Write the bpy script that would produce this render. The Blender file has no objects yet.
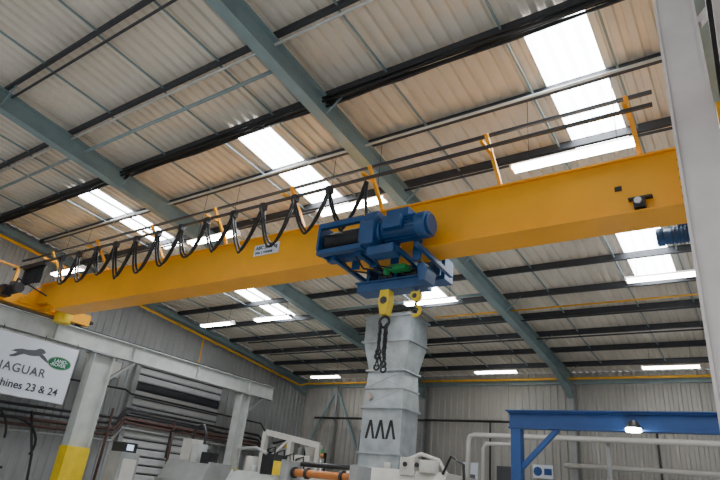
import bpy, bmesh, math, random
from mathutils import Vector, Matrix
random.seed(4)
V=Vector
# ------------------------------------------------------------------ materials
MATS={}
def mat(name,col,rough=0.5,metal=0.0,var=0.12,scale=3.0,emit=None,es=0.0,bump=0.0):
    if name in MATS: return MATS[name]
    m=bpy.data.materials.new(name); m.use_nodes=True
    nt=m.node_tree; b=nt.nodes["Principled BSDF"]
    b.inputs["Roughness"].default_value=rough
    b.inputs["Metallic"].default_value=metal
    if emit:
        b.inputs["Base Color"].default_value=(*col,1)
        b.inputs["Emission Color"].default_value=(*emit,1)
        b.inputs["Emission Strength"].default_value=es
    else:
        tc=nt.nodes.new("ShaderNodeTexCoord"); n=nt.nodes.new("ShaderNodeTexNoise")
        n.inputs["Scale"].default_value=scale; n.inputs["Detail"].default_value=5
        nt.links.new(tc.outputs["Object"],n.inputs["Vector"])
        r=nt.nodes.new("ShaderNodeValToRGB")
        r.color_ramp.elements[0].position=0.3; r.color_ramp.elements[1].position=0.7
        r.color_ramp.elements[0].color=(*[c*(1-var) for c in col],1)
        r.color_ramp.elements[1].color=(*[min(1,c*(1+var)) for c in col],1)
        nt.links.new(n.outputs["Fac"],r.inputs["Fac"])
        nt.links.new(r.outputs["Color"],b.inputs["Base Color"])
        if bump:
            bp=nt.nodes.new("ShaderNodeBump"); bp.inputs["Strength"].default_value=bump
            nt.links.new(n.outputs["Fac"],bp.inputs["Height"]); nt.links.new(bp.outputs["Normal"],b.inputs["Normal"])
    MATS[name]=m; return m
ROOF=mat("roof_sheet",(0.78,0.73,0.64),0.6,var=0.10,scale=0.7)
SKY=mat("rooflight_grp",(0.8,0.8,0.8),0.5,emit=(0.93,0.97,1.0),es=14)
TUBE=mat("fluorescent_tube",(0.9,0.9,0.9),0.5,emit=(1,1,0.97),es=34)
PURL=mat("purlin_dark_steel",(0.05,0.054,0.064),0.5,0.2)
TEAL=mat("teal_steel_paint",(0.24,0.33,0.35),0.45,var=0.1)
GREYS=mat("grey_steel_paint",(0.31,0.325,0.325),0.5)
PALE=mat("pale_steel_paint",(0.52,0.55,0.54),0.5)
WHITES=mat("white_steel_paint",(0.68,0.62,0.60),0.5,var=0.08)
YEL=mat("crane_yellow",(0.92,0.41,0.005),0.38,var=0.07,scale=1.2)
YELB=mat("safety_yellow",(0.85,0.60,0.02),0.5)
PIPEY=mat("gas_pipe_ochre",(0.80,0.42,0.02),0.45)
BLUE=mat("hoist_blue",(0.008,0.065,0.20),0.35,var=0.15)
GBLUE=mat("gantry_blue",(0.015,0.075,0.27),0.45)
BLACK=mat("black_rubber",(0.012,0.012,0.014),0.5)
DARK=mat("dark_metal",(0.05,0.05,0.055),0.4,0.6)
STEEL=mat("bright_steel",(0.5,0.5,0.52),0.3,0.9)
GALV=mat("galvanised",(0.40,0.45,0.48),0.42,0.35,var=0.2,scale=2.5)
WALLM=mat("wall_cladding",(0.42,0.41,0.38),0.65,var=0.08,scale=0.8)
WALLL=mat("gable_cladding",(0.34,0.355,0.36),0.65,var=0.08,scale=0.8)
DOORM=mat("roller_door_paint",(0.5,0.51,0.52),0.5,var=0.06)
FLOORM=mat("floor_concrete",(0.45,0.44,0.42),0.5,var=0.2,scale=0.9,bump=0.05)
CREAM=mat("machine_cream",(0.60,0.59,0.55),0.4,var=0.05)
GREEN=mat("green_plastic",(0.02,0.26,0.07),0.4)
ORANGE=mat("orange_paint",(0.50,0.17,0.04),0.4)
BANNER=mat("banner_vinyl",(0.76,0.81,0.90),0.5,var=0.02)
INK=mat("banner_ink",(0.03,0.03,0.05),0.5)
LOGO=mat("badge_green",(0.0,0.16,0.06),0.5)
SILV=mat("logo_grey",(0.10,0.11,0.13),0.5)
SCREEN=mat("monitor_glow",(0.5,0.6,0.7),0.3,emit=(0.6,0.75,1),es=1.0)
REDB=mat("conduit_brown",(0.10,0.05,0.04),0.5)
# ------------------------------------------------------------------ mesh builder
class B:
    def __init__(s,name): s.n=name; s.bm=bmesh.new(); s.m=[]
    def mi(s,m):
        if m not in s.m: s.m.append(m)
        return s.m.index(m)
    def hexa(s,v,m):
        vs=[s.bm.verts.new(p) for p in v]; k=s.mi(m)
        for q in ((0,3,2,1),(4,5,6,7),(0,1,5,4),(1,2,6,5),(2,3,7,6),(3,0,4,7)):
            f=s.bm.faces.new([vs[i] for i in q]); f.material_index=k
    def box(s,a,b,m):
        x0,y0,z0=a; x1,y1,z1=b
        s.hexa([(x0,y0,z0),(x1,y0,z0),(x1,y1,z0),(x0,y1,z0),(x0,y0,z1),(x1,y0,z1),(x1,y1,z1),(x0,y1,z1)],m)
    def bar(s,p,q,w,h,m,up=(0,0,1),ou=0,ov=0):
        p=V(p);q=V(q);d=(q-p).normalized();up=V(up)
        sd=d.cross(up)
        if sd.length<1e-4: sd=d.cross(V((0,1,0)))
        sd.normalize(); u=sd.cross(d)
        p=p+sd*ou+u*ov; q=q+sd*ou+u*ov
        a=sd*w/2;c=u*h/2
        s.hexa([p-a-c,p+a-c,q+a-c,q-a-c,p-a+c,p+a+c,q+a+c,q-a+c],m)
    def ibeam(s,p,q,h,w,tf,tw,m,up=(0,0,1)):
        s.bar(p,q,w,tf,m,up,0,h/2-tf/2); s.bar(p,q,w,tf,m,up,0,-h/2+tf/2); s.bar(p,q,tw,h-2*tf,m,up)
    def tube(s,pts,r,m,seg=10,cap=True,radii=None):
        pts=[V(p) for p in pts]; k=s.mi(m); rings=[]; ref=None
        for i,p in enumerate(pts):
            t=(pts[min(i+1,len(pts)-1)]-pts[max(i-1,0)]).normalized()
            if ref is None:
                ref=t.orthogonal().normalized()
            else:
                ref=(ref-t*ref.dot(t))
                ref=ref.normalized() if ref.length>1e-5 else t.orthogonal().normalized()
            c=t.cross(ref); rr=radii[i] if radii else r
            rings.append([s.bm.verts.new(p+(ref*math.cos(2*math.pi*j/seg)+c*math.sin(2*math.pi*j/seg))*rr) for j in range(seg)])
        for a,b in zip(rings,rings[1:]):
            for j in range(seg):
                f=s.bm.faces.new((a[j],a[(j+1)%seg],b[(j+1)%seg],b[j])); f.smooth=True; f.material_index=k
        if cap:
            f=s.bm.faces.new(rings[0][::-1]); f.material_index=k
            f=s.bm.faces.new(rings[-1]); f.material_index=k
    def cyl(s,p,q,r,m,seg=20,r2=None):
        s.tube([p,q],r,m,seg,radii=[r,r if r2 is None else r2])
    def prism(s,poly,off,m):
        k=s.mi(m); a=[s.bm.verts.new(V(p)) for p in poly]; b=[s.bm.verts.new(V(p)+V(off)) for p in poly]
        f=s.bm.faces.new(a); f.material_index=k; f=s.bm.faces.new(b[::-1]); f.material_index=k
        n=len(poly)
        for i in range(n):
            f=s.bm.faces.new((a[i],b[i],b[(i+1)%n],a[(i+1)%n])); f.material_index=k
    def torus(s,c,ax,R,r,m,seg=24,a0=0,a1=2*math.pi):
        ax=V(ax).normalized(); u=ax.orthogonal().normalized(); w=ax.cross(u)
        s.tube([V(c)+(u*math.cos(a0+(a1-a0)*i/seg)+w*math.sin(a0+(a1-a0)*i/seg))*R for i in range(seg+1)],r,m,8)
    def done(s,bevel=0,parent=None):
        bmesh.ops.recalc_face_normals(s.bm,faces=s.bm.faces)
        me=bpy.data.meshes.new(s.n); s.bm.to_mesh(me); s.bm.free()
        for m in s.m: me.materials.append(m)
        o=bpy.data.objects.new(s.n,me); bpy.context.scene.collection.objects.link(o)
        if bevel:
            md=o.modifiers.new("bevel","BEVEL"); md.width=bevel; md.segments=2; md.limit_method='ANGLE'
        if parent: o.parent=parent
        return o
def text(body,size,loc,xd,yd,m,parent,name,ext=0.004,align='LEFT',sx=1.0):
    c=bpy.data.curves.new(name,'FONT'); c.body=body; c.size=size; c.extrude=ext; c.align_x=align; c.align_y='CENTER'; c.space_character=sx
    c.offset=0.003*size/0.3
    c.materials.append(m); o=bpy.data.objects.new(name,c); bpy.context.scene.collection.objects.link(o)
    xd=V(xd);yd=V(yd);zd=xd.cross(yd)
    M=Matrix((xd,yd,zd)).transposed().to_4x4(); M.translation=V(loc); o.matrix_world=M
    if parent: o.parent=parent
# ------------------------------------------------------------------ camera
X=V((.825,-.155,-.543)).normalized(); Y=V((.557,.396,.730)); Y=(Y-X*X.dot(Y)).normalized(); Z=X.cross(Y)
right=V((X.x,Y.x,Z.x)); down=V((X.y,Y.y,Z.y)); fwd=V((X.z,Y.z,Z.z))
M=Matrix((right,-down,-fwd)).transposed().to_4x4(); M.translation=V((0,0,1.6))
cam=bpy.data.objects.new("camera",bpy.data.cameras.new("camera")); cam.data.lens=28; cam.data.sensor_width=36
cam.matrix_world=M; bpy.context.scene.collection.objects.link(cam); bpy.context.scene.camera=cam
# ------------------------------------------------------------------ shell
def rz(y): return 9.546-0.102*y
XL,XR,YB,YF=-20.3,13.2,24.0,-9.0
PIT=0.25
def corr(b,o,ud,length,nd,vfun,m,pit=PIT,dep=0.06):
    o=V(o);ud=V(ud);nd=V(nd); k=b.mi(m); prev=None; n=int(round(length/pit))
    prof=[(0,0),(0.45,0),(0.55,1),(0.90,1)]
    st=[]
    for i in range(n):
        for t,h in prof: st.append(((i+t)*pit,h))
    st.append((n*pit,0))
    for sx,h in st:
        a,c=vfun(sx); base=o+ud*sx+nd*(h*dep)
        cur=(b.bm.verts.new(base+a),b.bm.verts.new(base+c))
        if prev:
            f=b.bm.faces.new((prev[0],cur[0],cur[1],prev[1])); f.material_index=k
        prev=cur
PY=[-7.75+1.6*i for i in range(20)]
skx=[(-15.8,-14.8),(-9.05,-8.05),(-2.3,-1.3),(4.45,5.45),(10.2,11.2)]
segs=[(YF,-4.5,0),(-4.5,0.3,1),(0.3,6.75,0),(6.75,10.35,1),(10.35,13.1,0),(13.1,16.25,1),(16.25,YB+0.15,0)]
rb=B("ceiling"); wn=1
def strip(b,x0,x1,y0,y1,m):
    corr(b,(x0,0,0),(1,0,0),x1-x0,(0,0,1),lambda s:(V((0,y0,rz(y0))),V((0,y1,rz(y1)))),m)
for y0,y1,sk in segs:
    if not sk: strip(rb,XL,XR+0.05,y0,y1,ROOF)
    else:
        xs=XL
        for a,c in skx:
            strip(rb,xs,a,y0,y1,ROOF)
            wb=B("window_%d"%wn); wn+=1
            strip(wb,a,c,y0,y1,SKY); wb.done()
            xs=c
        strip(rb,xs,XR+0.05,y0,y1,ROOF)
rb.done()
fl=B("floor"); fl.box((XL-0.3,YF,-0.2),(XR+0.3,YB+0.3,0),FLOORM); fl.done()
wb=B("wall_back"); corr(wb,(XL,YB,0),(1,0,0),XR-XL,(0,-1,0),lambda s:(V((0,0,0)),V((0,0,rz(YB)-0.01))),WALLM,0.3,0.05)
wb.box((XL,YB+0.02,0),(XR,YB+0.1,rz(YB)-0.02),WALLM); wb.done()
wl=B("wall_left"); corr(wl,(XL,YF,0),(0,1,0),YB-YF,(1,0,0),lambda s:(V((0,0,0)),V((0,0,rz(YF+s)-0.01))),WALLL,0.3,0.05); wl.done()
wr=B("wall_right"); corr(wr,(XR,YF,0),(0,1,0),YB-YF,(-1,0,0),lambda s:(V((0,0,0)),V((0,0,rz(YF+s)-0.01))),WALLL,0.3,0.05); wr.done()
p=B("roof_purlins")
for y in PY:
    if y<YF or y>YB-0.2: continue
    z=rz(y)
    p.box((XL+0.05,y-0.012,z-0.205),(XR-0.05,y+0.012,z-0.02),PURL)
    p.box((XL+0.05,y-0.012,z-0.03),(XR-0.05,y+0.065,z-0.012),PURL)
    p.box((XL+0.05,y-0.07,z-0.215),(XR-0.05,y+0.012,z-0.2),PURL)
p.done()
p=B("roof_sag_rods")
for xs in (-18.2,-16.1,-14.9,-11.2,-9.3,-7.6,-4.75,-2.55,-1.1,2.4,4.4,8,10):
    for a,c in zip(PY,PY[1:]):
        if c>YB: break
        p.bar((xs,a+0.02,rz(a)-0.17),(xs+0.0,c-0.02,rz(c)-0.10),0.035,0.035,TEAL)
p.done()
RX=[-20.1,-12.85,-6.17,0.15,6.6,12.9]
for x in RX:
    gable=x<-19
    r=B("roof_rafter"); h=0.22 if gable else 0.46
    y0,y1=YF,YB-0.3
    r.ibeam((x,y0,rz(y0)-0.23-h/2),(x,y1,rz(y1)-0.23-h/2),h,0.24,0.03,0.02,TEAL)
    yh=YB-2.6
    r.prism([(x-0.012,yh,rz(yh)-0.23-h),(x-0.012,y1,rz(y1)-0.23-h),(x-0.012,y1,rz(y1)-0.23-h-0.5)],(0.024,0,0),TEAL)
    r.bar((x,yh,rz(yh)-0.24-h),(x,y1,rz(y1)-0.24-h-0.5),0.22,0.02,TEAL)
    if not gable:
        for ys in (11.0,3.2):
            r.box((x-0.13,ys-0.03,rz(ys)-0.25-h),(x+0.13,ys+0.03,rz(ys)-0.22),TEAL)
        for y in PY[3::2]:
            if 0<y<YB-1:
                for sx in(-1,1): r.bar((x,y,rz(y)-0.66),(x+sx*0.55,y,rz(y)-0.16),0.03,0.03,TEAL)
    r.done()
    if gable: continue
    c=B("steel_column"); yy=YB-0.28
    c.ibeam((x,yy,0),(x,yy,rz(yy)-0.3),0.36,0.22,0.02,0.014,GREYS,up=(0,1,0)); c.box((x-.2,yy-.22,0),(x+.2,yy+.22,0.03),GREYS); c.done()
p=B("roof_tie_beam")
for y,x0,x1 in ((5.5,-19.8,-6.3),(15.4,-12.7,-6.3)):
    p.cyl((x0,y,rz(y)-0.36),(x1,y,rz(y)-0.36),0.04,TEAL,12)
p.done()
p=B("roof_cable_bundle")
for i,(dy,dz) in enumerate([(-0.12,-0.27),(-0.05,-0.29),(0.03,-0.28),(0.10,-0.26),(-0.1,-0.34),(0.02,-0.36)]):
    p.tube([(XL+0.4+j*1.1,6.65+dy+0.02*math.sin(j*1.7+i),rz(6.65)+dz+0.015*math.sin(j*2.1+i*2)) for j in range(27)],0.026,BLACK,8)
p.done()
p=B("conduit_run")
for y,dz,x0,x1,m in ((9.85,-0.27,-20,9,PURL),(5.1,-0.27,-20,5,PALE),(3.6,-0.26,-20,5,PURL),(8.1,-0.26,-19.5,5,PALE),(12.6,-0.3,-19,-2,PURL),(17.9,-0.27,-19,-11.8,PURL),(17.8,-0.27,-9,9,PURL),(19.4,-0.3,-19,9,PURL),(16.9,-0.3,-8.9,9,PIPEY)):
    p.cyl((x0,y,rz(y)+dz),(x1,y,rz(y)+dz),0.028,m,8)
p.done()
p=B("cable_tray"); ty=11.6
p.box((-19.5,ty-.14,rz(ty)-.42),(9,ty+.14,rz(ty)-.40),DARK)
for s_ in(-.14,.13): p.box((-19.5,ty+s_,rz(ty)-.42),(9,ty+s_+.012,rz(ty)-.35),DARK)
for i in range(19): p.cyl((-19+i*1.5,ty,rz(ty)-.4),(-19+i*1.5,ty,rz(ty)-.02),.01,DARK,6)
p.done()
p=B("yellow_gas_pipe")
pts=[(-19.85,y,rz(y)-0.66) for y in (-4,2,8,14,20,22.9)]+[(-19.7,23.3,6.72),(-19.2,23.35,6.72),(-8,23.35,6.72),(9,23.35,6.72)]
p.tube(pts,0.05,PIPEY,10)
for y in (5,9,13,17,21): p.box((-20.22,y-.03,rz(y)-0.74),(-19.85,y+.03,rz(y)-0.70),GREYS)
p.tube([(-19.85,16,rz(16)-.66),(-19.85,16.02,6.4),(-19.85,16.02,6.1)],.03,PIPEY,8)
p.done()
p=B("eaves_beam"); p.box((XL+.1,YB-.2,rz(YB)-0.5),(XR,YB-.06,rz(YB)-0.3),TEAL); p.done()
p=B("wall_bracing")
p.bar((-17.9,23.6,6.5),(-20.0,23.6,2.6),0.1,0.1,TEAL); p.bar((-17.9,23.6,6.5),(-15.8,23.6,2.6),0.1,0.1,TEAL)
p.bar((-17.9,23.6,6.6),(-17.9,23.6,0),0.16,0.16,GREYS,up=(0,1,0)); p.done()
# ------------------------------------------------------------------ lights
def lamp(x,y,z,L=1.8):
    b=B("fluorescent_light")
    b.prism([(x-L/2,y-0.05,z+0.07),(x-L/2,y+0.05,z+0.07),(x-L/2,y+0.13,z),(x-L/2,y-0.13,z)],(L,0,0),WHITES)
    for dy in(-0.07,0.07): b.cyl((x-L/2+.03,y+dy,z-0.03),(x+L/2-.03,y+dy,z-0.03),0.03,TUBE,10)
    for sx in(-1,1):
        b.box((x+sx*(L/2-.02)-.02,y-.12,z-.06),(x+sx*(L/2-.02)+.02,y+.12,z+.02),WHITES)
        b.cyl((x+sx*L*.35,y,z+.06),(x+sx*L*.35,y,rz(y)-0.02),0.006,DARK,6)
    b.done()
for x in (-17.9,-11.0,-6.6,-2.0,4.5): lamp(x,8.45,7.25,2.1 if x==-2.0 else 1.8)
for x in (-17.3,-14.3,-7.8,-1.4,5): lamp(x,14.45,7.2)
for x in (-17.1,-8.5,-2.3,4): lamp(x,21.5,6.65)
for x in (-17,-10,-4,4): lamp(x,-2,7.6)
# ------------------------------------------------------------------ runways
def runway(x,y0,y1):
    b=B("crane_runway_beam"); mm=PALE if x<-5 else WHITES
    b.ibeam((x,y0,5.45),(x,y1,5.45),0.6,0.3,0.03,0.02,mm)
    b.box((x-.035,y0,5.75),(x+.035,y1,5.81),DARK)
    y=y0+1
    while y<y1:
        for s in(-1,1): b.box((x+s*.08-.065,y-.01,5.18),(x+s*.08+.065,y+.01,5.72),mm)
        y+=3.0
    b.box((x-.17,y0,5.60),(x-.13,y1,5.66),DARK)
    b.done()
runway(-18.6,-4,19.6); runway(0.32,-4,22.5)
def rcol(x,y,w,d,yel=2.1):
    b=B("crane_column")
    b.box((x-w/2,y-d/2,0.04),(x+w/2,y-d/2+.03,5.1),PALE); b.box((x-w/2,y+d/2-.03,0.04),(x+w/2,y+d/2,5.1),PALE)
    b.box((x-.015,y-d/2+.03,0.04),(x+.015,y+d/2-.03,5.1),PALE)
    b.box((x-w/2-.05,y-d/2-.1,5.1),(x+w/2+.05,y+d/2+.1,5.15),GREYS)
    b.box((x-w/2-.1,y-d/2-.1,0),(x+w/2+.1,y+d/2+.1,0.04),GREYS)
    b.box((x-w/2-.02,y-d/2-.02,0.04),(x+w/2+.02,y+d/2+.02,yel),YELB)
    b.bar((x,y+d/2,4.3),(x,y+d/2+.9,5.12),.15,.08,GREYS); b.done()
rcol(-18.6,10.85,0.42,0.75); rcol(-18.6,17.8,0.4,0.5); rcol(-18.6,3.0,0.42,0.75)
c=B("white_frame_column"); 
c.box((-0.29,5.4,0.04),(-0.262,5.85,8.7),WHITES); c.box((0.062,5.4,0.04),(0.09,5.85,8.7),WHITES)
c.box((-0.262,5.44,0.04),(0.062,5.47,8.7),WHITES)
c.box((-0.4,5.3,0),(0.2,5.95,0.04),WHITES)
c.bar((0.09,5.6,4.4),(0.5,5.6,5.1),.2,.1,WHITES); c.box((0.09,5.45,5.06),(0.6,5.8,5.15),WHITES)
c.bar((-0.25,5.6,8.65),(0.2,5.6,8.65),0.4,.1,WHITES)
c.bar((0.09,5.55,6.6),(0.9,5.55,7.6),.08,.08,WHITES)
c.done()
# ------------------------------------------------------------------ bridge crane
crane=bpy.data.objects.new("overhead_bridge_crane",None); bpy.context.scene.collection.objects.link(crane)
g=B("girder"); y0,y1=8.0,8.45
prof=[(-18.3,6.05),(-17.6,6.0),(-16.9,5.72),(0.08,5.72),(0.08,6.62),(-18.3,6.62)]
g.prism([(x,y0,z) for x,z in prof],(0,y1-y0,0),YEL)
g.box((-18.3,y0-.06,6.62),(0.08,y1+.06,6.65),YEL)
g.box((-16.9,y0-.09,5.69),(0.08,y1+.09,5.72),YEL)
g.box((-0.36,y0-.05,5.72),(-0.34,y0,6.62),YEL)
for i in range(5): g.cyl((-.42,y0-.02,5.85+i*.15),(-.42,y0,5.85+i*.15),.02,DARK,8)
for x in (-12.2,-6.1): g.box((x-.005,y0-.004,5.72),(x+.005,y0,6.62),YEL)
g.done(0.006,crane)
for x,s in ((-18.6,1),(0.32,-1)):
    e=B("end_carriage_left" if s>0 else "end_carriage_right")
    e.box((x-.2,6.5,5.86),(x+.2,9.95,6.22),YEL)
    e.prism([(x+s*.2,7.5,5.95),(x+s*.2,9.0,5.95),(x+s*.2,8.6,6.55),(x+s*.2,7.9,6.55)],(s*.05,0,0),YEL)
    for y in (6.75,9.7):
        e.cyl((x-.06,y,5.99),(x+.06,y,5.99),0.18,DARK,24)
    for y,d in ((6.5,-1),(9.95,1)):
        e.cyl((x,y,6.04),(x,y+d*.06,6.04),.11,DARK,16); e.cyl((x,y+d*.06,6.04),(x,y+d*.22,6.04),.08,BLACK,16,.05)
    ym=9.1 if s<0 else 7.0
    zz=5.78 if s<0 else 6.1
    mm=BLUE if s<0 else DARK
    e.box((x+s*.2,ym-.14,zz-.16),(x+s*.55,ym+.14,zz+.16),mm)
    e.cyl((x+s*.55,ym,zz),(x+s*1.15,ym,zz),.13,mm,20)
    for i in range(9): e.cyl((x+s*(.63+i*.05),ym,zz),(x+s*(.645+i*.05),ym,zz),.15,mm,20)
    e.cyl((x+s*1.15,ym,zz),(x+s*1.25,ym,zz),.145,mm,20)
    e.box((x+s*.85-.1,ym-.1,zz+.1),(x+s*.85+.1,ym+.1,zz+.22),mm)
    if s>0:
        e.cyl((x+.45,8.9,5.65),(x+.45,8.9,6.0),.26,YELB,24); e.cyl((x+.45,8.9,6.0),(x+.45,8.9,6.04),.28,YELB,24)
        e.box((x+.2,8.2,5.9),(x+.7,8.4,6.0),YEL)
        e.bar((x-.3,6.3,5.9),(x-.3,6.3,7.1),.09,.09,YEL,up=(0,1,0)); e.bar((x-.3,7.4,6.2),(x-.3,7.4,7.1),.09,.09,YEL,up=(0,1,0)); e.bar((x-.3,6.3,7.1),(x-.3,7.4,7.1),.06,.06,YEL)
        e.cyl((x+.5,8.75,6.12),(x+1.1,8.75,6.12),.12,DARK,18)
        e.tube([(x+.3,7.2,6.2),(x+.7,7.1,6.5),(x+1.1,7.3,6.3),(x+1.3,7.8,6.1)],.025,BLACK,8)
    e.done(0.004,crane)
e=B("crane_beacon"); e.box((-1.05,7.86,5.74),(-.9,8.0,5.9),DARK); e.cyl((-.98,7.86,5.82),(-.98,7.8,5.82),.05,STEEL,14); e.box((-1.12,7.9,5.9),(-.8,7.99,5.93),DARK); e.done(0,crane)
e=B("nameplate"); e.box((-8.85,7.99,6.2),(-8.1,8.0,6.46),BANNER); e.done(0,crane)
text("ABC 5000 kg",.12,(-8.8,7.985,6.38),(1,0,0),(0,0,1),INK,crane,"nameplate_text"); text("SWL 5 TONNE",.08,(-8.8,7.985,6.26),(1,0,0),(0,0,1),INK,crane,"nameplate_text_small")
e=B("warning_label"); e.box((-1.3,7.99,6.12),(-1.2,8.0,6.2),BLACK); e.done(0,crane)
e=B("festoon_track")
for yy,zz,m in ((7.42,7.10,PURL),(7.6,7.46,PURL)):
    e.box((-19.3,yy-.022,zz-.028),(-0.6,yy+.022,zz+.028),m)
for x in (-17.2,-14.8,-12.3,-9.9,-7.5,-5.5,-3.1,-0.9):
    e.bar((x,8.1,6.63),(x-.05,7.5,7.44),.06,.06,YEL); e.bar((x-.05,7.3,7.16),(x-.05,7.74,7.18),.06,.05,YEL)
e.done(0,crane)
e=B("festoon_cable")
n=12; xa,xb=-16.3,-5.5
for i in range(n):
    x0=xa+(xb-xa)*i/n; x1=xa+(xb-xa)*(i+1)/n; dr=0.78+0.26*random.random(); sk=0.06+.1*random.random()
    for k,(dy) in enumerate((-.02,.02)):
        pts=[]
        for j in range(21):
            t=j/20; a=2*t-1
            sh=1-abs(a)**3.2
            xx=(x0+x1)/2+a*(x1-x0)/2 + sk*math.sin(math.pi*2*t)
            pts.append((xx,7.40+dy*(1+k),7.01-dr*sh*(1-.09*k)))
        e.tube(pts,.026,BLACK,8)
    e.box((x0-.06,7.36,6.97),(x0+.06,7.48,7.12),DARK)
for i in range(9):
    x=-18.35+i*.13
    e.tube([(x+.05*a,7.42+.02*math.sin(i),7.03-.6*(1-abs(a)**3)) for a in [q/6-1 for q in range(13)]],.03,BLACK,8)
e.box((-18.5,7.36,6.96),(-17.2,7.48,7.10),DARK)
e.tube([(-5.5,7.42,7.01),(-5.5,7.42,6.7),(-5.45,7.45,6.3),(-5.4,7.48,6.1)],.03,BLACK,8)
e.done(0,crane)
# ------------------------------------------------------------------ hoist trolley
h=B("hoist_trolley")
yc,zc=7.35,5.82
h.cyl((-6.35,yc,zc),(-5.35,yc,zc),.20,DARK,28)
for i in range(26): h.torus((-6.3+i*.036,yc,zc),(1,0,0),.205,.012,DARK,20)
for x in (-6.42,-5.36):
    h.prism([(x,yc-.3,zc-.22),(x,yc-.22,zc-.32),(x,yc+.22,zc-.32),(x,yc+.3,zc-.22),(x,yc+.3,zc+.24),(x,yc+.2,zc+.34),(x,yc-.2,zc+.34),(x,yc-.3,zc+.24)],(.06,0,0),BLUE)
h.box((-6.42,yc-.3,zc+.22),(-5.3,yc-.2,zc+.34),BLUE); h.box((-6.42,yc+.14,zc+.22),(-5.3,yc+.3,zc+.34),BLUE)
h.box((-6.42,yc-.27,zc-.34),(-5.3,yc-.12,zc-.24),BLUE); h.box((-6.42,yc+.1,zc-.34),(-5.3,yc+.28,zc-.22),BLUE)
h.cyl((-6.42,yc,zc),(-6.56,yc,zc),.1,BLUE,18)
h.prism([(-5.3,yc-.32,zc-.3),(-5.3,yc+.32,zc-.34),(-5.3,yc+.34,zc+.2),(-5.3,yc+.12,zc+.42),(-5.3,yc-.2,zc+.42),(-5.3,yc-.34,zc+.15)],(.3,0,0),BLUE)
h.cyl((-5.0,yc,zc),(-4.93,yc,zc),.26,BLUE,24)
mz=zc+.03
h.cyl((-4.93,yc,mz),(-4.15,yc,mz),.215,BLUE,24)
for k in range(20):
    a=2*math.pi*k/20; c,s_=math.cos(a),math.sin(a)
    h.bar((-4.88,yc+.235*c,mz+.235*s_),(-4.2,yc+.235*c,mz+.235*s_),.012,.05,BLUE,up=(0,c,s_))
h.cyl((-4.15,yc,mz),(-3.95,yc,mz),.255,BLUE,24); h.cyl((-3.95,yc,mz),(-3.90,yc,mz),.2,BLUE,24)
h.box((-4.8,yc-.34,mz-.1),(-4.4,yc-.2,mz+.15),BLUE); h.box((-4.85,yc-.15,mz+.2),(-4.35,yc+.15,mz+.38),BLUE)
h.box((-5.2,yc-.2,zc-.5),(-4.6,yc+.1,zc-.32),BLUE)
for i in range(6): h.cyl((-5.315,yc-.22+.09*i,zc+.3-.02*i),(-5.335,yc-.22+.09*i,zc+.3-.02*i),.015,STEEL,6)
for x in (-6.1,-5.45,-4.6,-4.15):
    h.box((x-.04,yc-.1,zc-.42),(x+.04,8.75,zc-.34),BLUE)
for yy in (7.84,8.6):
    for x in (-5.85,-5.4,-4.9,-4.4):
        h.box((x-.09,yy-.02,5.42),(x+.09,yy+.02,5.92),BLUE)
        h.cyl((x,yy-.05 if yy>8 else yy+.05,5.80),(x,yy,5.80),.08,DARK,16)
h.box((-6.1,8.75,5.4),(-4.3,9.1,5.85),BLUE)
for v in h.bm.verts:
    v.co.x=-5.18+(v.co.x+5.1)*.9
    if v.co.y<7.8:
        v.co.y=7.5+(v.co.y-7.35)*.92; v.co.z=5.87+(v.co.z-5.82)*.92
h.box((-5.9,8.02,5.02),(-4.5,8.36,5.22),BLUE)
h.box((-5.93,7.98,5.19),(-4.46,8.40,5.22),BLUE)
for x in (-5.7,-5.1,-4.6): h.box((x-.035,8.05,5.22),(x+.035,8.35,5.5),BLUE)
h.cyl((-5.5,8.2,5.34),(-5.2,8.2,5.34),.09,DARK,18)
h.cyl((-5.0,8.2,5.34),(-4.7,8.2,5.34),.09,DARK,18)
h.prism([(-4.5,7.85,5.03),(-4.38,7.85,5.05),(-4.34,7.85,5.25),(-4.42,7.85,5.36),(-4.55,7.85,5.36)],(0,.35,0),BLUE)
h.box((-5.1,7.78,5.30),(-4.75,8.0,5.38),GREEN); h.cyl((-5.2,7.9,5.27),(-5.2,7.9,5.4),.06,GREEN,16)
for x in (-5.9,-5.6,-5.25): h.tube([(x,7.45,5.5),(x+.1,7.6,5.3),(x+.3,7.9,5.34),(x+.4,8.1,5.2)],.018,BLACK,8)
h.done(0.008,crane)
h=B("hook_block"); x,y=-4.72,8.2
for dx in(-.05,.05): h.cyl((x+dx,y,5.1),(x+dx,y,4.95),.01,STEEL,6)
h.prism([(x-.08,y-.06,4.97),(x+.08,y-.06,4.97),(x+.09,y-.06,4.88),(x+.03,y-.06,4.80),(x-.03,y-.06,4.80),(x-.09,y-.06,4.88)],(0,.12,0),YELB)
h.cyl((x,y-.07,4.89),(x,y+.07,4.89),.045,DARK,18)
h.cyl((x,y,4.81),(x,y,4.72),.025,DARK,12)
h.tube([(x+.09*math.cos(a),y,4.63+.09*math.sin(a)) for a in [math.pi/2-q*math.pi*1.45/16 for q in range(17)]],.03,YELB,10,radii=[.022+.01*math.sin(q/16*math.pi) if q<14 else .012 for q in range(17)])
h.done(0,crane)
h=B("chain_sling"); x,y=-5.28,8.1
h.prism([(x-.09,y-.09,5.02),(x+.09,y-.09,5.02),(x+.11,y-.09,4.8),(x+.06,y-.09,4.56),(x-.06,y-.09,4.56),(x-.11,y-.09,4.8)],(0,.18,0),YELB)
h.cyl((x,y-.1,4.82),(x,y+.1,4.82),.07,DARK,18)
h.torus((x,y,4.44),(0,1,0),.1,.025,DARK,18)
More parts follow.
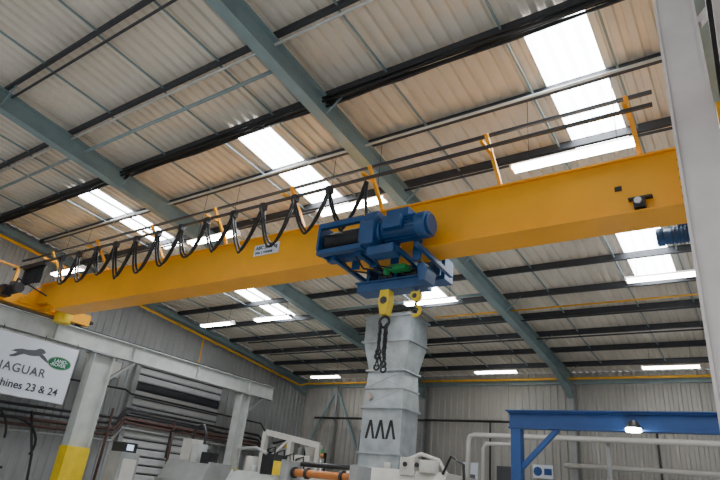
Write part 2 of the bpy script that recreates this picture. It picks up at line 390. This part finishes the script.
def chain(x,y,z0,z1,r=.03):
    z=z0;i=0
    while z>z1:
        pts=[]
        for q in range(13):
            a=2*math.pi*q/12; u=r*.8*math.cos(a); w=r*1.5*math.sin(a)
            pts.append((x,y+u,z+w) if i%2 else (x+u,y,z+w))
        h.tube(pts,.011,DARK,6,cap=False)
        z-=.066;i+=1
for k,(dx,dy,zl) in enumerate([(-.08,0,3.7),(0,.05,3.85),(.08,-.03,3.65),(-.03,-.06,3.95),(.04,.02,3.75),(-.11,.04,3.9)]):
    chain(x+dx,y+dy,4.36,zl)
    h.torus((x+dx,y+dy,zl-.06),(0,1,0),.05,.018,DARK,14,0,4.8)
h.done(0,crane)
# ------------------------------------------------------------------ banner sign
s=B("banner_sign"); s.box((-18.36,6.0,3.25),(-18.34,9.85,5.02),BANNER)
for z in (3.25,5.02): s.cyl((-18.35,6.0,z),(-18.35,9.85,z),.02,STEEL,8)
for y in (6.05,7.4,8.7,9.8): s.cyl((-18.35,y,5.0),(-18.4,y,5.2),.012,BLACK,6)
bn=s.done()
YD,ZD=(0,1,0),(0,0,1)
text("JAGUAR",.36,(-18.33,7.62,4.03),YD,ZD,SILV,bn,"lettering",sx=1.1)
text("Machines 23 & 24",.32,(-18.33,7.28,3.56),YD,ZD,INK,bn,"machine_lettering")
s=B("badge"); cy,cz=9.35,4.45
def ell(a,b_,x): return [(x,cy+a*math.cos(2*math.pi*q/32),cz+b_*math.sin(2*math.pi*q/32)) for q in range(32)]
s.prism(ell(.40,.21,-18.338),(.006,0,0),STEEL); s.prism(ell(.37,.185,-18.332),(.006,0,0),LOGO); s.done(0,bn)
text("LAND-",.15,(-18.322,9.15,4.51),YD,ZD,BANNER,bn,"badge_text"); text("-ROVER",.15,(-18.322,9.05,4.39),YD,ZD,BANNER,bn,"badge_text_lower")
s=B("leaping_cat")
cat=[(0,0),(.12,.10),(.3,.18),(.5,.22),(.72,.30),(.85,.40),(.98,.42),(1.08,.36),(1.05,.30),(.98,.28),(1.12,.22),(1.25,.12),(1.22,.08),(1.05,.13),(.9,.18),(.75,.12),(.6,.08),(.42,.06),(.32,0),(.18,-.10),(.02,-.16),(0,-.12),(.12,-.04),(.2,.04),(.1,.03)]
s.prism([(-18.338,7.8+a*.95,4.48-.15*a+b_) for a,b_ in cat],(.008,0,0),SILV); s.done(0,bn)
# ------------------------------------------------------------------ roller door
d=B("door_1"); z=0
d.box((-20.23,13.3,0),(-20.10,13.5,5.9),GREYS); d.box((-20.23,17.9,0),(-20.10,18.1,5.9),GREYS)
while z<5.3:
    d.prism([(-20.2,13.5,z),(-20.14,13.5,z+.05),(-20.14,13.5,z+.22),(-20.2,13.5,z+.28)],(0,4.4,0),DOORM if not(4.4<z<4.6) else PURL)
    d.box((-20.2,13.5,z+.27),(-20.17,17.9,z+.31),PURL); z+=.3
d.box((-20.23,13.3,5.4),(-20.08,18.1,5.95),DOORM); d.done()
p=B("wall_pipes")
for i,(z0,z1,r,m) in enumerate(((2.75,3.35,.06,REDB),(2.95,3.5,.05,DARK),(2.55,3.2,.05,REDB),(2.35,3.0,.04,GREYS),(3.15,3.7,.05,DARK),(4.2,4.25,.035,DARK))):
    p.tube([(-19.98+.03*i,2,z0),(-19.98+.03*i,9,z0),(-19.98+.03*i,12.9,z0+.15),(-19.9,13.2,z1),(-19.9,20.5,z1),(-19.9,21,z1-.4),(-19.9,21,.1)],r,m,8)
for y in (12.6,15.5,18.6): p.tube([(-19.85,y,3.6),(-19.8,y,2.6),(-19.85,y,.1)],.05,REDB,8)
p.done()
p=B("hanging_hose")
p.tube([(-19.5,9.0+1.0*math.cos(a),2.0+.75*math.sin(a)) for a in [q*math.pi*1.7/24-0.4 for q in range(25)]],.04,BLACK,8)
p.tube([(-19.5,8.2+.8*math.cos(a),2.1+.9*math.sin(a)) for a in [q*math.pi/24 for q in range(25)]],.035,BLACK,8)
p.tube([(-19.4,9.5,3.0),(-19.3,9.9,1.7),(-19.3,10.0,1.0),(-19.3,10.0,.05)],.04,BLACK,8); p.done()
for (y,z) in ((11.6,4.8),(12.4,5.0)):
    e=B("electrical_box"); e.box((-20.235,y-.2,z-.3),(-20.05,y+.2,z+.3),GREYS); e.box((-20.05,y-.17,z-.27),(-20.03,y+.17,z+.27),CREAM); e.cyl((-20.15,y,z+.3),(-20.15,y,z+1.6),.02,GREYS,8); e.done()
# ------------------------------------------------------------------ duct
d=B("extraction_duct"); xc,yc=-10.45,16.9
def ring(w,dp,z,ox=0): return [(xc+ox-w/2,yc-dp/2,z),(xc+ox+w/2,yc-dp/2,z),(xc+ox+w/2,yc+dp/2,z),(xc+ox-w/2,yc+dp/2,z)]
def seg(w0,z0,w1,z1): d.hexa(ring(w0,w0*.7,z0)+ring(w1,w1*.7,z1),GALV)
def fl_(w,z): d.hexa(ring(w+.14,w*.7+.14,z-.035)+ring(w+.14,w*.7+.14,z+.035),GALV)
seg(1.55,2.47,1.55,2.9);seg(1.55,2.9,1.55,4.35); fl_(1.55,2.9);fl_(1.55,4.35)
seg(1.6,4.35,1.42,5.6);fl_(1.42,5.0);fl_(1.45,5.6)
seg(1.42,5.6,1.85,6.6);fl_(1.85,6.6);seg(1.85,6.6,1.85,7.62);fl_(1.85,7.5)
for z0_,z1_,w0,w1 in ((4.42,4.95,1.55,1.48),(5.05,5.55,1.46,1.42),(5.65,6.55,1.42,1.8)):
    ya=yc-w0*.35-.012; yb=yc-w1*.35-.012
    d.bar((xc-w0*.46,ya,z0_),(xc+w1*.46,yb,z1_),.02,.03,GALV); d.bar((xc+w0*.46,ya,z0_),(xc-w1*.46,yb,z1_),.02,.03,GALV)
yf=yc-1.55*.35-.006
for i in range(3):
    x=xc-.6+i*.40
    d.prism([(x,yf,3.35),(x+.10,yf,3.35),(x+.24,yf,3.95),(x+.14,yf,3.95)],(0,.01,0),BLACK)
    d.prism([(x+.30,yf,3.35),(x+.40,yf,3.35),(x+.24,yf,3.95),(x+.16,yf,3.95)],(0,.01,0),BLACK)
d.cyl((xc-.5,yf+.02,4.7),(xc-.5,yf-.1,4.7),.12,STEEL,16)
d.done(0.01)
# ------------------------------------------------------------------ blue gantry (with its lamp)
g=B("blue_gantry"); 
g.ibeam((-5.55,15,3.82),(6,15,3.82),.42,.25,.04,.03,GBLUE)
for x in (-5.35,5.5):
    g.box((x-.13,14.87,0.03),(x+.13,15.13,3.6),GBLUE); g.box((x-.25,14.75,0),(x+.25,15.25,.03),GBLUE)
g.bar((-5.3,15,2.6),(-4.3,15,3.62),.12,.12,GBLUE); g.bar((5.4,15,2.6),(4.4,15,3.62),.12,.12,GBLUE)
g.box((-5.6,14.8,4.03),(6,15.2,4.06),GBLUE)
g.cyl((-2.5,14.75,3.66),(-2.5,14.75,3.58),.17,TUBE,20); g.cyl((-2.5,14.75,3.82),(-2.5,14.75,3.66),.1,DARK,20,.19); g.bar((-2.5,14.75,3.8),(-2.5,14.99,3.8),.04,.04,DARK)
g.done(.005)
# ------------------------------------------------------------------ back wall services
p=B("white_service_pipe")
p.tube([(-8.5,19,.1),(-8.5,19,3.7),(-8.45,19,3.85),(-8.3,19,3.9),(-4,19,3.9),(6,19,3.9)],.08,CREAM,12)
p.tube([(-8.0,19.1,.1),(-8.0,19.1,3.5),(-7.9,19.1,3.65),(-7,19.1,3.65),(-6.8,19.1,3.5),(-6.8,19.1,.1)],.06,CREAM,12)
p.done()
p=B("wall_service_pipe"); p.tube([(-6.5,23.4,3.45),(0,23.4,3.45),(9,23.4,3.45)],.09,CREAM,12); p.tube([(-19,23.4,5.0),(9,23.4,5.0)],.05,DARK,8)
p.tube([(-9.5,23.4,5.0),(-9.5,23.4,2.0)],.04,DARK,8); p.tube([(-3.2,23.4,5.0),(-3.2,23.4,1.0)],.04,DARK,8); p.done()
for x in (-4,1,5):
    p=B("pipe_support"); p.box((x-.05,19.15,0),(x+.05,19.25,4.1),GREYS); p.bar((x,19.2,3.78),(x,18.9,3.78),.05,.05,GREYS); p.done()
p=B("safety_sign"); p.box((-7.9,23.9,2.95),(-7.1,23.93,3.45),BANNER); p.cyl((-7.7,23.9,3.2),(-7.7,23.88,3.2),.17,GBLUE,24); p.box((-7.45,23.89,3.08),(-7.15,23.9,3.32),GBLUE); p.done()
p=B("notice_board"); p.box((-9.3,20.3,2.2),(-8.7,20.34,3.1),BANNER); p.box((-9.2,20.29,2.3),(-8.8,20.3,2.7),SILV); p.box((-9.03,20.34,0),(-8.97,20.4,3.1),GREYS); p.done()
# ------------------------------------------------------------------ machines
def machine(name,x0,x1,y0,y1,h,m=CREAM):
    b=B(name)
    b.box((x0,y0,0.1),(x1,y1,h*.7),m); b.box((x0+.1,y0+.1,0),(x1-.1,y1-.1,.1),DARK)
    b.prism([(x0+.1,y0+.05,h*.7),(x0+.1,y1-.05,h*.7),(x0+.1,y1-.1,h),(x0+.1,y0+.35,h)],(x1-x0-.2,0,0),m)
    w=(x1-x0)
    b.box((x0+w*.15,y0-.02,h*.3),(x0+w*.55,y0,h*.62),DARK); b.box((x0+w*.65,y0-.04,h*.35),(x0+w*.88,y0,h*.6),GREYS)
    b.box((x0+w*.68,y0-.05,h*.45),(x0+w*.85,y0-.04,h*.57),SCREEN)
    b.cyl((x0+w*.4,y0+.5,h),(x0+w*.4,y0+.5,h+.18),.1,m,14)
    return b
b=machine("machining_centre",-11.4,-7.7,15.6,18.2,2.45); b.cyl((-8.4,16,2.4),(-8.4,16,2.75),.3,CREAM,20)
b.box((-9.3,15.8,2.3),(-8.8,16.4,2.8),CREAM); b.tube([(-9.4,16.2,2.4),(-9.3,16.2,2.75),(-8.8,16.2,2.95),(-8.2,16.2,2.8),(-7.9,16.2,2.4)],.06,CREAM,10)
for i in range(3): b.cyl((-9.1+.4*i,15.79,2.6),(-9.1+.4*i,15.75,2.6),.07,DARK,12)
b.tube([(-7.9,15.9,2.4),(-7.6,15.8,2.9),(-7.2,15.8,2.7),(-7.1,15.8,.1)],.04,BLACK,8)
b.done(.01)
b=B("press_roller"); b.cyl((-11.05,13,2.0),(-9.0,13,2.0),.10,ORANGE,28)
for x in (-11.05,-10.6,-9.4,-9.05): b.cyl((x,13,2.0),(x+.08,13,2.0),.15,DARK,28)
b.cyl((-11.05,13.3,2.25),(-9.0,13.3,2.25),.07,DARK,14)
for x in (-11.3,-8.95): b.box((x,12.7,0),(x+.22,13.4,2.3),GREYS)
b.box((-11.3,12.75,0.3),(-8.73,13.25,1.2),CREAM); b.done(.01)
b=B("injection_moulding_machine"); b.box((-16.9,17.4,0),(-13.6,19,2.2),CREAM)
b.bar((-16.7,17.6,3.55),(-13.9,17.6,3.15),.1,.22,CREAM)
for x,zt in ((-16.7,3.55),(-15.3,3.35),(-13.9,3.15)): b.box((x-.09,17.5,2.2),(x+.09,17.7,zt),CREAM)
b.bar((-16.7,17.6,2.3),(-15.4,17.6,3.3),.07,.1,CREAM); b.box((-15.1,17.5,2.2),(-14.2,18.4,2.75),CREAM); b.cyl((-14.6,18,2.75),(-14.6,18,3.1),.16,CREAM,18,.25)
b.box((-16.2,17.38,1.2),(-14.6,17.4,2.0),DARK)
for i in range(4): b.tube([(-16.4+i*.5,17.5,2.2),(-16.3+i*.5,17.45,2.9-.1*i),(-16.0+i*.5,17.5,3.0-.1*i),(-15.9+i*.5,17.5,2.2)],.035,BLACK,8)
b.done(.01)
b=machine("machining_centre",-17.6,-15.2,13.4,14.8,2.1,GREYS); b.box((-17,13.8,2.05),(-16.5,14.3,2.8),CREAM); b.box((-16.3,13.7,2.05),(-16.0,14.1,2.65),PALE); b.box((-15.8,13.7,2.05),(-15.4,14.1,2.4),DARK); b.tube([(-16.75,14,2.8),(-16.7,14,3.2),(-16.3,14,3.3),(-16.1,14,3.0),(-16.1,14,2.6)],.05,DARK,10)
b.bar((-17.5,13.6,2.1),(-17.5,13.6,3.0),.06,.06,DARK); b.bar((-17.5,13.6,3.0),(-16.9,13.6,3.0),.06,.06,DARK); b.done(.01)
b=machine("machining_centre",-14.6,-12.2,13.6,15.2,1.95,PALE); b.cyl((-13.9,14.2,1.9),(-13.9,14.2,2.4),.2,CREAM,20); b.box((-13.2,13.9,1.9),(-12.7,14.5,2.5),DARK)
b.tube([(-14.3,13.9,1.9),(-14.3,13.9,2.6),(-13.5,13.9,2.65),(-13.0,13.9,2.5)],.05,GREYS,10); b.box((-12.5,13.7,1.9),(-12.3,14,2.3),YELB); b.done(.01)
b=machine("machining_centre",-7.2,-5.9,17.2,18.6,2.4,GREYS); b.box((-6.9,17.5,2.35),(-6.4,18,2.85),DARK); b.done(.01)
b=B("control_cabinet"); b.box((-17.7,11.5,0),(-17.0,12.2,2.1),GREYS); b.box((-17.75,11.6,2.1),(-17.1,12.1,2.4),DARK); b.box((-17.09,11.7,2.16),(-17.07,11.95,2.34),SCREEN); b.box((-16.99,11.6,.9),(-16.97,12.1,1.9),CREAM); b.done(.01)
b=B("coolant_tank_rack")
for i,(x,m,hh) in enumerate(((-18.9,DARK,3.0),(-18.0,GREYS,3.2),(-17.2,CREAM,2.95),(-16.4,DARK,3.15))):
    b.box((x-.35,20.2,0),(x+.3,21.0,hh),m); b.cyl((x,20.5,hh),(x,20.5,hh+.3),.12,GREYS if m!=GREYS else YELB,14)
b.tube([(-19,20.6,3.4),(-18,20.6,3.6),(-16.4,20.6,3.5)],.05,DARK,8); b.done(.01)
b=B("storage_racking")
for x in (-14.6,-13.3,-12.0):
    for y in (21.2,22.0): b.box((x-.04,y-.04,0),(x+.04,y+.04,4.2),GREYS)
for z in (1.5,2.8,4.0):
    b.box((-14.6,21.2,z),(-12.0,22.0,z+.08),GREYS)
    for i in range(4): b.box((-14.45+i*.62,21.3,z+.08),(-13.95+i*.62,21.8,z+.4+.1*(i%3)),(DARK,CREAM,GREYS,PALE)[(i+int(z))%4])
b.done(.005)
b=B("tower_light"); b.cyl((-12.0,15.4,0),(-12.0,15.4,2.6),.03,STEEL,10); b.cyl((-12.0,15.4,2.6),(-12.0,15.4,2.72),.06,ORANGE,14); b.cyl((-12.0,15.4,2.72),(-12.0,15.4,2.84),.06,GREEN,14); b.cyl((-12.0,15.4,0),(-12.0,15.4,.03),.15,DARK,14); b.done()
b=B("vertical_post"); b.box((-7.5,21.4,0),(-7.4,21.5,5.2),GREYS); b.box((-7.6,21.3,0),(-7.3,21.6,.03),GREYS); b.done()
# ------------------------------------------------------------------ world
w=bpy.data.worlds.new("world"); bpy.context.scene.world=w; w.use_nodes=True
w.node_tree.nodes["Background"].inputs[0].default_value=(0.86,0.93,1,1); w.node_tree.nodes["Background"].inputs[1].default_value=0.9
